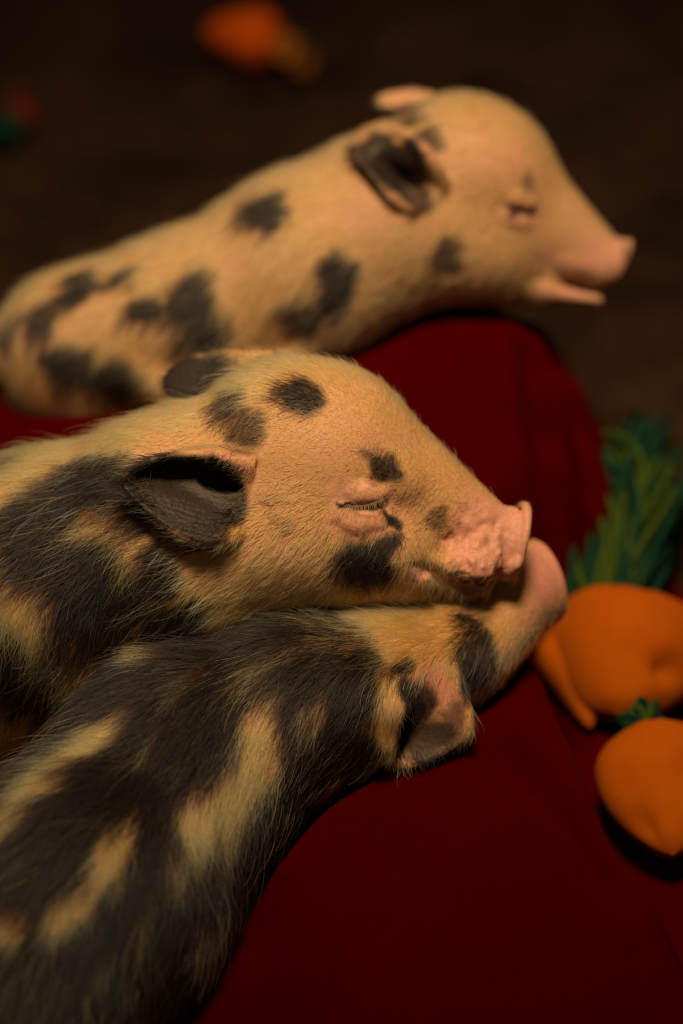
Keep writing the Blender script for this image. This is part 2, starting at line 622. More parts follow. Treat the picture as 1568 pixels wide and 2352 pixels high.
def make_curves(name, W, npts, count, rr, col, parent):
    cd = bpy.data.hair_curves.new(name)
    cd.add_curves([npts] * count)
    cd.points.foreach_set('position', W.astype(np.float32).ravel())
    cd.points.foreach_set('radius', rr.astype(np.float32))
    at = cd.attributes.new('tint', 'FLOAT_COLOR', 'CURVE')
    at.data.foreach_set('color', np.concatenate([col, np.ones((count, 1))], 1).astype(np.float32).ravel())
    cd.materials.append(MAT_HAIR)
    o = bpy.data.objects.new(name, cd)
    COL.objects.link(o)
    o.parent = parent
    o['kind'] = 'stuff'
    return o

PIG_WORLD = []
GOLD = [(0.60, 0.305, 0.070), (0.68, 0.365, 0.100), (0.52, 0.245, 0.050), (0.78, 0.48, 0.170)]
BLACK = [(0.012, 0.007, 0.004), (0.020, 0.011, 0.006), (0.007, 0.004, 0.003)]

def finish_pig(name, label, fld, mat, darks, pinks, bares, ctrl, count, radius, golds=GOLD, blacks=BLACK, group=None, **kw):
    V, F = fld.mesh()
    NRM = vnormals(V, F)
    proj = project(V)
    wq = kw.pop('warp', 24)
    dark = blob_mask(V, proj, darks, warp=wq)
    gb = kw.pop('gold_blobs', None)
    if gb:
        dark = dark * (1 - blob_mask(V, proj, gb, warp=wq))
    pink = blob_mask(V, proj, pinks, warp=8)
    bare = blob_mask(V, proj, bares, warp=4)
    W = V @ RC.T
    PIG_WORLD.append(W)
    base = np.array([W[:, 0].mean(), W[:, 1].mean(), W[:, 2].min()])
    o = new_mesh(name, W - base, F, mat)
    o.location = base
    for nm, arr in (('dark', dark), ('pink', pink)):
        at = o.data.attributes.new(nm, 'FLOAT', 'POINT')
        at.data.foreach_set('value', arr.astype(np.float32))
    tag(o, label, 'piglet', group)
    grow_hair('fur', V, F, NRM, dark, bare, ctrl, count, o, base, radius, golds, blacks, **kw)
    return o, V, proj, base

GROUP = 'spotted piglets lying on the red blanket'

# ---- the sleeping piglet in the middle
def middle_piglet():
    f = Field([cp(-480, 0, 300)[0], cp(0, 1900, 300)[1], -0.125], [cp(1260, 0, 300)[0], cp(0, 760, 0)[1], 0.026], 0.00078)
    # trunk, neck
    f.cone((-70, 1450, 385), 338, (150, 1370, 330), 325, 40, 0.86)
    f.cone((150, 1370, 330), 325, (430, 1225, 240), 278, 60, 0.86)
    f.cone((430, 1225, 240), 278, (640, 1090, 195), 228, 60, 0.84)
    # skull, cheek, muzzle, jaw
    f.ell((715, 1040, 185), (235, 208, 185), 20, 60)
    f.cone((780, 1068, 185), 200, (1120, 1236, 215), 84, 50, 0.84)
    f.ell((650, 1235, 180), (250, 160, 185), 8, 70)
    f.cone((700, 1260, 180), 132, (1075, 1328, 205), 52, 50, 0.95)
    f.ell((880, 1260, 150), (120, 95, 110), 15, 60)
    f.ell((885, 1090, 80), (75, 40, 45), 28, 50)              # brow
    # lips
    f.ell((1075, 1290, 150), (70, 45, 55), 12, 30)
    f.ell((1100, 1265, 205), (75, 72, 80), 10, 30)
    # nose disc with a raised rim, facing right and a little away
    f.ell((1166, 1238, 222), (20, 74, 72), 12, 24, yaw=12)
    f.ring((1188, 1240, 226), 79, 76, 12, 12, 11, 9)
    f.ell((1186, 1296, 165), (14, 22, 26), 20, 12)
    f.ell((1160, 1306, 205), (32, 20, 46), 50, 18)
    for s_ in (-26, 26):
        f.ell((1200, 1240, 228 + s_), (16, 20, 12), 12, 5, sub=True)
    # lips, mouth line, wrinkles of the muzzle
    f.line(f.rel([(985, 1278, 8), (1030, 1304, 5), (1075, 1318, 5), (1120, 1316, 8)]), [8, 15, 17, 12], 16)
    f.line(f.rel([(1015, 1345, 9), (1060, 1358, 6), (1115, 1352, 8)]), [7, 12, 10], 14)
    f.line(f.rel([(1150, 1330, 2), (1110, 1338, 0), (1065, 1338, -1), (1015, 1321, -1), (975, 1300, -1), (940, 1300, 1)]), [5, 7, 8, 8, 7, 4], 6, sub=True)
    f.ell((962, 1325, f.surf(962, 1325) + 16), (32, 17, 24), 12, 10)
    # closed eye: lids, lash slit and the folds around
    f.ell((826, 1130, f.surf(826, 1130) + 16), (60, 31, 34), 5, 12)
    f.line(f.rel([(770, 1166, 8), (790, 1192, 6), (830, 1204, 5), (872, 1194, 6), (898, 1172, 9)]), [9, 17, 22, 18, 9], 14)
    f.line(f.rel([(748, 1146, 2), (768, 1122, 0), (805, 1101, 0), (850, 1102, 0), (884, 1130, 0), (915, 1160, 2)]), [2, 4, 5, 5, 5, 3], 7, sub=True)
    f.line(f.rel([(776, 1152, 2), (800, 1165, 1), (832, 1169, 1), (862, 1160, 1), (884, 1147, 2)]), [5, 10, 11, 10, 5], 4, sub=True)
    f.line(f.rel([(882, 1150, 2), (898, 1174, 2), (903, 1202, 3)]), [4, 6, 3], 7, sub=True)
    f.line(f.rel([(758, 1178, 3), (785, 1226, 2), (838, 1243, 2), (888, 1228, 3)]), [2, 4, 4, 2], 10, sub=True)
    # near ear: rolled upper edge, hollow, lower lobe
    rows = [[(585, 1040, 10), (575, 1066, -22), (565, 1105, 0), (557, 1140, 12), (552, 1185, -5), (548, 1222, -22)],
            [(520, 1030, 20), (505, 1048, -48), (503, 1085, 8), (502, 1120, 30), (502, 1185, -20), (508, 1243, -55)],
            [(450, 1032, 15), (440, 1042, -55), (440, 1075, 0), (440, 1110, 18), (442, 1165, -28), (455, 1241, -70)],
            [(385, 1047, 0), (378, 1050, -58), (376, 1075, -14), (376, 1105, -5), (380, 1145, -36), (392, 1214, -70)],
            [(325, 1070, -25), (322, 1066, -55), (318, 1080, -34), (318, 1100, -30), (322, 1125, -42), (338, 1174, -64)],
            [(286, 1096, -46), (283, 1098, -50), (282, 1103, -48), (282, 1108, -48), (284, 1114, -50), (290, 1128, -54)]]
    f.sheet(rows, 10, 12, 34, 34, 8)
    f.ell((510, 1110, 5), (55, 26, 40), 12, 10, sub=True)
    # far ear
    rows = [[(620, 812, 330), (620, 850, 320), (620, 900, 300)],
            [(530, 812, 352), (530, 860, 332), (530, 925, 310)],
            [(455, 823, 366), (450, 868, 350), (450, 925, 332)],
            [(404, 846, 374), (400, 874, 364), (404, 910, 352)],
            [(384, 866, 376), (381, 880, 372), (384, 894, 370)]]
    f.sheet(rows, 10, 14, 26, 22, 8)
    # wrinkles of the snout and loose skin
    f.displace((1085, 1245, 130), (125, 120, 160), 0.0010, (330.0, 210.0, 220.0))
    f.displace((1095, 1245, 130), (110, 110, 160), 0.0008, (600.0, 400.0, 420.0))
    f.displace((830, 1165, 20), (150, 110, 120), 0.0003, 420.0)
    f.displace((500, 1300, 50), (700, 400, 400), 0.0016, 28.0)
    darks = [(690, 915, 52, 52, 0), (640, 900, 30, 26, -30, .6), (560, 990, 48, 60, 20, .8), (525, 930, 34, 62, 25, .75), (885, 1070, 52, 32, 25, .95, .4), (1005, 1192, 32, 20, -15, .6),
             (842, 1302, 78, 64, 0), (885, 1255, 36, 34, 0), (900, 1195, 13, 28, -20, 1.0), (808, 1165, 28, 11, 14, 1.0, .15), (852, 1166, 30, 11, -14, 1.0, .15), (1095, 1338, 40, 7, 0, .9), (1035, 1322, 36, 7, 20, .9), (975, 1300, 30, 6, 12, .8), (1060, 1368, 90, 18, 3, .45), (655, 1200, 40, 18, 15, .35), (615, 1150, 40, 14, 0, .2),  # includes shade painted into the eye slit, mouth line and under the lip
             (430, 1140, 150, 95, 10, 1.0, .12), (330, 1100, 60, 50, 0), (450, 865, 95, 60, -10, 1.0, .2), (480, 1215, 60, 40, 10, .9), (400, 1200, 70, 30, 30, 1.0, .2), (455, 1238, 60, 16, 8, 1.0, .2),
             (210, 1110, 120, 75, -12), (100, 1190, 130, 60, -20), (300, 1180, 60, 50, 20, .7), (90, 1270, 95, 70, -15), (190, 1330, 90, 110, 20), (240, 1420, 120, 80, -30), (370, 1310, 55, 70, 0), (300, 1380, 50, 60, 0, .9),
             (400, 1430, 90, 50, -20, .9), (30, 1540, 60, 100, -10), (80, 1600, 80, 60, 0, .9), (20, 1060, 40, 30, 0, .6), (150, 1510, 60, 60, 0, .7), (-60, 1350, 60, 80, 0)]
    pinks = [(1120, 1250, 95, 110, 0, 1.0, .35), (1180, 1240, 60, 110, 0, 1.0, .3), (820, 1130, 66, 40, 0, .6), (830, 1200, 82, 40, 0, .6), (900, 1150, 36, 26, 30, .5), (960, 1325, 38, 24, 0, .9), (520, 1065, 70, 32, 10, .8),
             (1080, 1325, 70, 30, 0, .8), (540, 1190, 28, 22, 0, .7), (800, 1010, 90, 60, 0, .25), (560, 1110, 40, 60, 0, .5), (640, 1290, 120, 60, 0, .3)]
    bares = [(1180, 1240, 60, 105, 0, 1.0, .2), (1115, 1250, 62, 70, 0, .93), (1085, 1325, 60, 25, 0, .9), (1020, 1316, 60, 12, 18, .9), (820, 1130, 58, 32, 0, .9), (828, 1160, 62, 16, 0, 1.0), (832, 1200, 66, 28, 0, .9), (905, 1195, 12, 25, 0, .8),
             (440, 1130, 110, 75, 10, .93), (520, 1120, 60, 50, 0, .93)]
    # u, v, direction (right, down, away), length px, lift
    ctrl = [(1150, 1180, -.9, -.2, 0, 12, .5), (1060, 1200, -.9, .0, 0, 18, .5), (1000, 1010, -.55, -.7, .1, 22, .8), (900, 930, -.6, -.6, .2, 26, .8), (780, 860, -.7, -.5, .2, 34, .8), (660, 830, -.9, .0, .1, 56, .7),
            (560, 870, -.9, .45, 0, 66, .5), (450, 950, -.95, .35, 0, 66, .4), (300, 990, -.98, .2, 0, 66, .4), (100, 1070, -.95, .3, 0, 75, .5),
            (800, 980, -.6, -.3, 0, 15, .3), (700, 1020, -.8, -.1, 0, 18, .3), (620, 1050, -.8, .2, 0, 18, .3), (880, 1060, .2, -.9, 0, 24, .5), (950, 1150, -.5, .3, 0, 20, .4), (700, 1130, -.9, .3, 0, 28, .4), (760, 1080, -.8, .0, 0, 15, .4), (900, 1010, -.5, -.5, 0, 16, .5),
            (830, 1230, -.35, .9, 0, 30, .35), (700, 1230, -.7, .7, 0, 42, .4), (600, 1300, -.85, .55, 0, 52, .4), (500, 1330, -.8, .6, 0, 60, .4), (950, 1260, .1, .9, 0, 34, .4), (850, 1320, .2, .9, 0, 30, .4),
            (760, 1360, -.5, .7, 0, 44, .4), (1000, 1360, -.1, 1, 0, 36, .4), (550, 1370, -.8, .5, 0, 54, .4), (430, 1060, -.9, .2, 0, 12, .6), (430, 1150, -.4, -.3, 0, 12, .6), (480, 1210, -.7, .4, 0, 12, .5), (440, 860, -.9, -.1, 0, 12, .6),
            (540, 1170, -.7, .3, -.3, 34, .6), (540, 990, -.3, .9, 0, 24, .4), (200, 1180, -.9, .45, 0, 80, .3), (100, 1290, -.75, .65, 0, 85, .3), (250, 1320, -.6, .75, 0, 80, .3), (400, 1320, -.7, .65, 0, 70, .35),
            (60, 1450, -.3, .95, 0, 85, .3), (220, 1450, -.35, .9, 0, 80, .3), (50, 1700, -.2, 1, 0, 70, .25), (370, 1420, -.6, .8, 0, 70, .3)]
    o, V, proj, base = finish_pig('piglet', 'sleeping golden and black spotted piglet with closed eye, lying in the middle', f,
                                  skin_material('golden_piglet_skin', (0.47, 0.245, 0.085), (0.58, 0.245, 0.15), (0.018, 0.011, 0.008)),
                                  darks, pinks, bares, ctrl, 66000, 0.000085, warp=18, group=GROUP)
    # eyelashes of the shut eye
    pts, n = [], 34
    for i in range(n):
        s = i / (n - 1)
        u = 786 + 92 * s
        v = 1150 + 14 * math.sin(math.pi * (0.1 + 0.85 * s)) - 8 * s
        d0 = 14 - 12 * math.sin(math.pi * s)
        a = cp(u, v, d0 - 8)
        dirr = np.array([-0.45 + 0.75 * s + random.uniform(-.12, .12), -1.0, 0.55])
        dirr /= np.linalg.norm(dirr)
        L = (22 + 9 * math.sin(math.pi * s)) * PX * random.uniform(.8, 1.15)
        for k in range(5):
            t = k / 4
            pts.append(a + L * (dirr * t + np.array([0, 0.25, 0.25]) * t * t))
    W = np.array(pts) @ RC.T - base
    make_curves('eyelashes', W, 5, n, np.tile(np.linspace(0.00013, 0.00005, 5), n), np.tile(np.array([[0.62, 0.44, 0.14]]), (n, 1)) * (0.6 + 0.5 * rng.random((n, 1))), o)
middle_piglet()

# ---- the foreground piglet, head turned away
def front_piglet():
    f = Field([cp(-330, 0, 0)[0], cp(0, 2760, -300)[1], -0.088], [cp(1330, 0, 400)[0], cp(0, 1215, 300)[1], 0.115], 0.0009)
    f.cone((-90, 2470, -370), 290, (190, 2070, -100), 316, 60, 0.84)
    f.cone((190, 2070, -100), 316, (430, 1765, 105), 268, 60, 0.84)
    f.cone((430, 1765, 105), 268, (700, 1612, 150), 200, 70, 0.86)
    f.cone((700, 1612, 150), 200, (885, 1560, 165), 148, 60, 0.9)
    # head turned away from the camera
    f.cone((885, 1560, 170), 148, (1010, 1500, 250), 120, 50)
    f.cone((1010, 1495, 255), 122, (1185, 1380, 395), 92, 50)
    f.ell((1080, 1510, 250), (120, 78, 80), -38, 50)
    f.ell((1140, 1440, 320), (125, 84, 80), -48, 40)
    # nose disc seen from behind and the side
    f.ell((1218, 1344, 412), (56, 96, 78), -18, 40, yaw=30)
    f.ring((1248, 1334, 430), 90, 74, -18, 30, 9, 24)
    # ear: far flap, hollow, furry near edge
    rows = [[(890, 1520, 70), (945, 1495, 105), (1000, 1490, 115), (1045, 1505, 135)],
            [(905, 1580, 95), (960, 1562, 72), (1015, 1558, 72), (1060, 1575, 110)],
            [(915, 1640, 100), (965, 1635, 80), (1025, 1630, 66), (1078, 1640, 92)],
            [(918, 1700, 90), (965, 1700, 78), (1025, 1690, 68), (1074, 1685, 84)],
            [(930, 1752, 68), (962, 1748, 64), (1005, 1728, 66), (1040, 1712, 74)]]
    f.sheet(rows, 11, 14, 34, 26, 9)
    f.line([(905, 1750, 66), (945, 1757, 60), (1010, 1732, 60), (1062, 1690, 76), (1078, 1640, 86)], 9, 10)
    f.cone((872, 1550, 36), 40, (900, 1625, 14), 38, 24)
    f.cone((900, 1625, 14), 38, (882, 1708, 24), 28, 20)
    f.ell((926, 1640, 64), (20, 85, 46), 4, 10, sub=True)
    f.ell((800, 1600, 60), (90, 110, 90), 10, 50)
    f.ell((800, 1730, 110), (110, 45, 70), -18, 40)
    f.displace((400, 1800, 0), (700, 600, 600), 0.0018, 26.0)
    darks = [(300, 1950, 700, 420, -45, 1.0, .1), (640, 1560, 260, 220, 0, 1.0, .15), (800, 1610, 80, 80, 0), (780, 1740, 110, 60, -12, .9), (-100, 2300, 300, 300, 0),
             (1095, 1490, 50, 80, -15, .9), (1075, 1565, 28, 55, 10, 1.0), (935, 1660, 38, 100, 5, 1.0, .2), (995, 1700, 80, 62, -20, .95), (960, 1620, 30, 60, 0, .9), (1040, 1650, 40, 50, 0, .7), (925, 1530, 34, 26, -20, .9), (1070, 1430, 40, 30, 0, .8)]  # includes painted shade: ear hollow and the gap between ear and cheek
    gold_blobs = [(355, 1490, 44, 36, -40, .9), (400, 1448, 60, 18, -30, .8), (225, 1690, 95, 36, -42), (110, 1790, 80, 34, -48, .9), (10, 1890, 60, 34, -45, .9), (440, 1560, 60, 13, -52, .6), (350, 1720, 60, 14, -55, .5),
                  (615, 1660, 46, 74, 12), (600, 1760, 62, 74, 35), (545, 1815, 84, 60, -25), (465, 1870, 62, 68, 10), (650, 1420, 230, 11, 2, .45), (760, 1470, 120, 16, -14, .35), (600, 1540, 26, 90, 50, .35), (530, 1900, 22, 80, 10, .8), (420, 1960, 30, 60, 10, .6), (270, 1950, 42, 90, 28, .95), (165, 2070, 80, 40, -50, .85), (15, 2120, 50, 34, -35, .9),
                  (490, 2110, 26, 90, 20, .55), (590, 2000, 18, 60, 25, .5), (765, 1815, 40, 20, -40, .9), (720, 1650, 22, 50, 10, .5), (892, 1640, 32, 90, 0), (960, 1450, 110, 50, 5, .9), (850, 1440, 70, 14, 0, .4), (820, 1480, 60, 14, -20, .4), (330, 2110, 20, 70, 25, .35), (230, 2230, 20, 80, 30, .3)]
    pinks = [(1265, 1310, 60, 80, 0, 1.0), (1230, 1400, 30, 60, 30, .7), (990, 1575, 55, 50, 0, .9), (1035, 1630, 36, 50, 0, .5), (630, 1790, 40, 40, 0, .6), (780, 1740, 90, 22, -12, .6), (860, 1500, 70, 50, -10, .4)]
    bares = [(1262, 1310, 50, 80, 0, .97), (1010, 1620, 70, 85, 0, .93), (1000, 1690, 60, 50, -20, .9), (940, 1660, 34, 90, 0, .95)]
    ctrl = [(1050, 1450, -.9, .2, 0, 46, .4), (950, 1450, -.95, .25, 0, 60, .45), (800, 1430, -.98, .1, 0, 84, .4), (650, 1420, -.97, .2, 0, 95, .4), (500, 1430, -.9, .4, 0, 95, .4), (350, 1500, -.8, .6, 0, 90, .4), (150, 1680, -.75, .65, 0, 90, .4), (30, 1830, -.7, .7, 0, 90, .4),
            (850, 1500, -.8, .55, 0, 80, .3), (700, 1500, -.75, .65, 0, 95, .3), (600, 1560, -.65, .75, 0, 95, .25), (800, 1600, -.35, .9, 0, 50, .25), (680, 1680, -.35, .93, 0, 75, .25), (550, 1720, -.45, .88, 0, 90, .25), (400, 1700, -.6, .8, 0, 90, .25), (250, 1850, -.6, .8, 0, 90, .25),
            (620, 1850, -.25, .97, 0, 85, .35), (500, 1950, -.15, 1, 0, 90, .25), (300, 2050, -.3, .95, 0, 85, .22), (150, 2200, -.35, .93, 0, 80, .22), (400, 2250, -.15, 1, 0, 80, .25), (570, 2040, .05, 1, 0, 80, .4), (0, 2100, -.5, .8, 0, 80, .22),
            (780, 1750, -.5, .8, 0, 40, .3), (740, 1810, -.6, .8, 0, 50, .3), (900, 1640, -.1, 1, 0, 50, .3), (1010, 1640, .3, .9, 0, 16, .5), (1000, 1730, .3, .9, 0, 26, .5), (1090, 1500, -.4, .9, 0, 44, .3), (1180, 1400, -.6, .8, 0, 28, .3), (1230, 1330, -.6, .7, 0, 14, .4), (1110, 1590, -.3, .9, 0, 44, .3)]
    finish_pig('piglet', 'mostly black piglet with golden streaks in front, its head turned away', f,
               skin_material('dark_piglet_skin', (0.45, 0.23, 0.072), (0.50, 0.19, 0.12), (0.020, 0.012, 0.010)),
               darks, pinks, bares, ctrl, 80000, 0.000085, group=GROUP, gold_blobs=gold_blobs, warp=18, messy=0.35)
front_piglet()

# ---- the pale piglet at the back, head raised
def back_piglet():
    B = 990.0
    f = Field([cp(-330, 0, B)[0], cp(0, 1050, B)[1], -0.235], [cp(1500, 0, B)[0], cp(0, 165, B)[1], -0.095], 0.00115)
    f.line([(60, 740, B + 60), (20, 745, B + 40), (-10, 790, B + 10), (5, 830, B - 10)], [16, 13, 10, 7], 14, step=6)
    f.cone((180, 803, B + 60), 188, (440, 730, B + 50), 192, 50, 0.9)
    f.cone((440, 730, B + 50), 192, (700, 615, B + 40), 216, 60, 0.9)
    f.cone((700, 615, B + 40), 216, (905, 510, B + 30), 212, 60, 0.86)
    f.cone((905, 510, B + 30), 200, (1050, 430, B + 20), 190, 60, 0.86)
    f.ell((1085, 395, B + 20), (190, 168, 165), 25, 60)
    for leg in ([(700, 770, B - 40, 56), (640, 872, B - 100, 32), (560, 910, B - 115, 23), (520, 922, B - 120, 20)], [(330, 850, B - 40, 80), (430, 915, B - 105, 34), (520, 945, B - 120, 22), (560, 955, B - 122, 19)]):
        for (a_, b_) in zip(leg[:-1], leg[1:]):
            f.cone(a_[:3], a_[3], b_[:3], b_[3], 30)
    f.cone((1120, 425, B + 20), 152, (1375, 598, B + 30), 66, 50, 0.88)
    f.ell((1060, 560, B + 20), (190, 135, 150), 15, 60)
    f.cone((1080, 580, B + 20), 118, (1235, 655, B + 26), 46, 40)
    f.cone((1222, 668, B + 26), 28, (1374, 690, B + 30), 11, 20, 1.7)
    f.ell((1310, 604, B + 28), (95, 38, 62), 14, 22)
    f.ell((1412, 596, B + 34), (18, 52, 52), 22, 16, yaw=10)
    f.ring((1424, 600, B + 36), 50, 48, 26, 10, 7, 12, step=6)
    f.line([(1405, 662, B - 10), (1330, 655, B - 32), (1270, 645, B - 34), (1235, 638, B - 34)], [7, 8, 9, 6], 8, sub=True, step=6)
    f.line([(1420, 666, B + 30), (1330, 660, B + 30), (1270, 650, B + 30)], [10, 10, 7], 8, sub=True, step=6)
    f.ell((1188, 457, f.surf(1188, 457) + 18), (46, 22, 26), 20, 12)
    f.line(f.rel([(1145, 486, 10), (1175, 508, 8), (1215, 512, 9)]), [8, 12, 8], 14, step=5)
    f.line(f.rel([(1150, 470, 2), (1185, 484, 1), (1222, 488, 2)]), [3, 6, 3], 6, sub=True, step=4)
    f.ell((915, 405, f.surf(915, 405) + 4), (88, 40, 42), 40, 14, sub=True)
    rows = [f.rel([(1022, 425, -4), (1004, 452, 4), (980, 470, 4), (950, 486, -10)]),
            f.rel([(1002, 385, -44), (968, 412, -6), (932, 436, -4), (900, 456, -34)]),
            f.rel([(968, 344, -76), (932, 372, -34), (896, 392, -16), (862, 410, -46)]),
            f.rel([(925, 306, -84), (895, 332, -60), (862, 352, -40), (830, 376, -50)]),
            f.rel([(880, 286, -74), (858, 308, -70), (838, 328, -60), (812, 350, -56)]),
            f.rel([(838, 298, -62), (828, 310, -62), (818, 322, -60), (806, 336, -58)])]
    f.sheet(rows, 10, 14, 26, 20, 9)
    f.line(rows[0][:1] + rows[1][:1] + rows[2][:1] + rows[3][:1] + rows[4][:1], [12, 16, 15, 13, 10], 10, step=5)
    rows = [[(990, 216, B + 60), (990, 240, B + 40), (990, 280, B + 10)],
            [(940, 212, B + 70), (935, 234, B + 50), (935, 266, B + 20)],
            [(896, 217, B + 75), (892, 234, B + 60), (895, 254, B + 40)],
            [(874, 226, B + 75), (872, 234, B + 72), (874, 243, B + 68)]]
    f.sheet(rows, 9, 14, 20, 18, 8)
    darks = [(605, 485, 68, 60, -15), (775, 660, 46, 76, 8), (690, 730, 40, 50, -50, .9), (1030, 592, 38, 42, 0, .85), (325, 720, 46, 42, 0), (435, 695, 60, 85, 15), (470, 780, 60, 60, 0), (290, 640, 50, 24, -25), (165, 670, 75, 34, -35), (95, 740, 36, 42, 0, .9),
             (160, 845, 85, 55, 5), (260, 880, 70, 52, 20), (520, 780, 25, 60, 0, .7), (900, 380, 90, 62, 42, 1.0, .2), (950, 455, 46, 34, 20, .9), (815, 340, 36, 30, 0, .9), (985, 320, 46, 22, 25, .75), (1215, 425, 12, 32, -10, .5), (1190, 486, 34, 9, 15, .9), (915, 248, 60, 18, 0, .9), (950, 270, 40, 14, 0, .7), (1440, 580, 16, 30, 0, .5), (20, 760, 30, 60, 40, .6)]  # includes painted shade inside the near ear, beneath the far ear, along the eye slit
    pinks = [(1400, 600, 70, 70, 0, 1.0), (1310, 682, 90, 24, 8, 1.0), (1190, 495, 60, 26, 10, .7), (1120, 360, 120, 60, 20, .4), (975, 345, 60, 16, 45, .9), (920, 218, 60, 14, 0, .8), (830, 470, 90, 60, 0, .4), (180, 950, 150, 50, 8, .7), (1310, 600, 70, 40, 20, .6)]
    bares = [(900, 380, 80, 55, 42, .9), (1425, 598, 45, 70, 0, .97), (1320, 682, 70, 20, 8, .9), (1190, 486, 40, 16, 10, .9)]
    ctrl = [(1350, 560, -.8, -.3, 0, 16, .4), (1200, 350, -.6, -.6, 0, 26, .5), (1050, 250, -.9, -.1, 0, 40, .5), (1100, 500, -.9, .2, 0, 34, .4), (900, 600, -.7, .7, 0, 50, .3), (750, 400, -.9, .4, 0, 55, .4), (600, 650, -.5, .85, 0, 60, .3), (350, 600, -.9, .4, 0, 60, .4), (300, 800, -.6, .8, 0, 60, .3), (60, 850, -.4, .9, 0, 55, .3), (1150, 660, -.5, .8, 0, 30, .3), (900, 390, -.8, .3, 0, 12, .4)]
    finish_pig('piglet', 'pale golden spotted piglet at the back with raised head and mouth slightly open', f,
               skin_material('pale_piglet_skin', (0.42, 0.225, 0.088), (0.52, 0.235, 0.14), (0.018, 0.011, 0.008)),
               darks, pinks, bares, ctrl, 30000, 0.00011, npts=4, group=GROUP)
back_piglet()

# ------------------------------------------------------------------ red blanket
def poly_dist(P, poly):
    """signed distance to a closed polygon, negative inside, plus the arc position of the nearest edge point"""
    n = len(poly)
    best = np.full(len(P), 9.0); arc = np.zeros(len(P))
    inside = np.zeros(len(P), bool)
    s0 = 0.0
    for i in range(n):
        a, b = poly[i], poly[(i + 1) % n]
        ab = b - a
        L = np.linalg.norm(ab)
        t = np.clip(((P - a) @ ab) / (L * L), 0, 1)
        d = np.linalg.norm(P - a - t[:, None] * ab, axis=1)
        m = d < best
        best[m] = d[m]; arc[m] = s0 + t[m] * L
        s0 += L
        c = ((a[1] > P[:, 1]) != (b[1] > P[:, 1]))
        xi = a[0] + (P[:, 1] - a[1]) / (b[1] - a[1] + 1e-12) * ab[0]
        inside ^= c & (P[:, 0] < xi)
    return np.where(inside, -best, best), arc

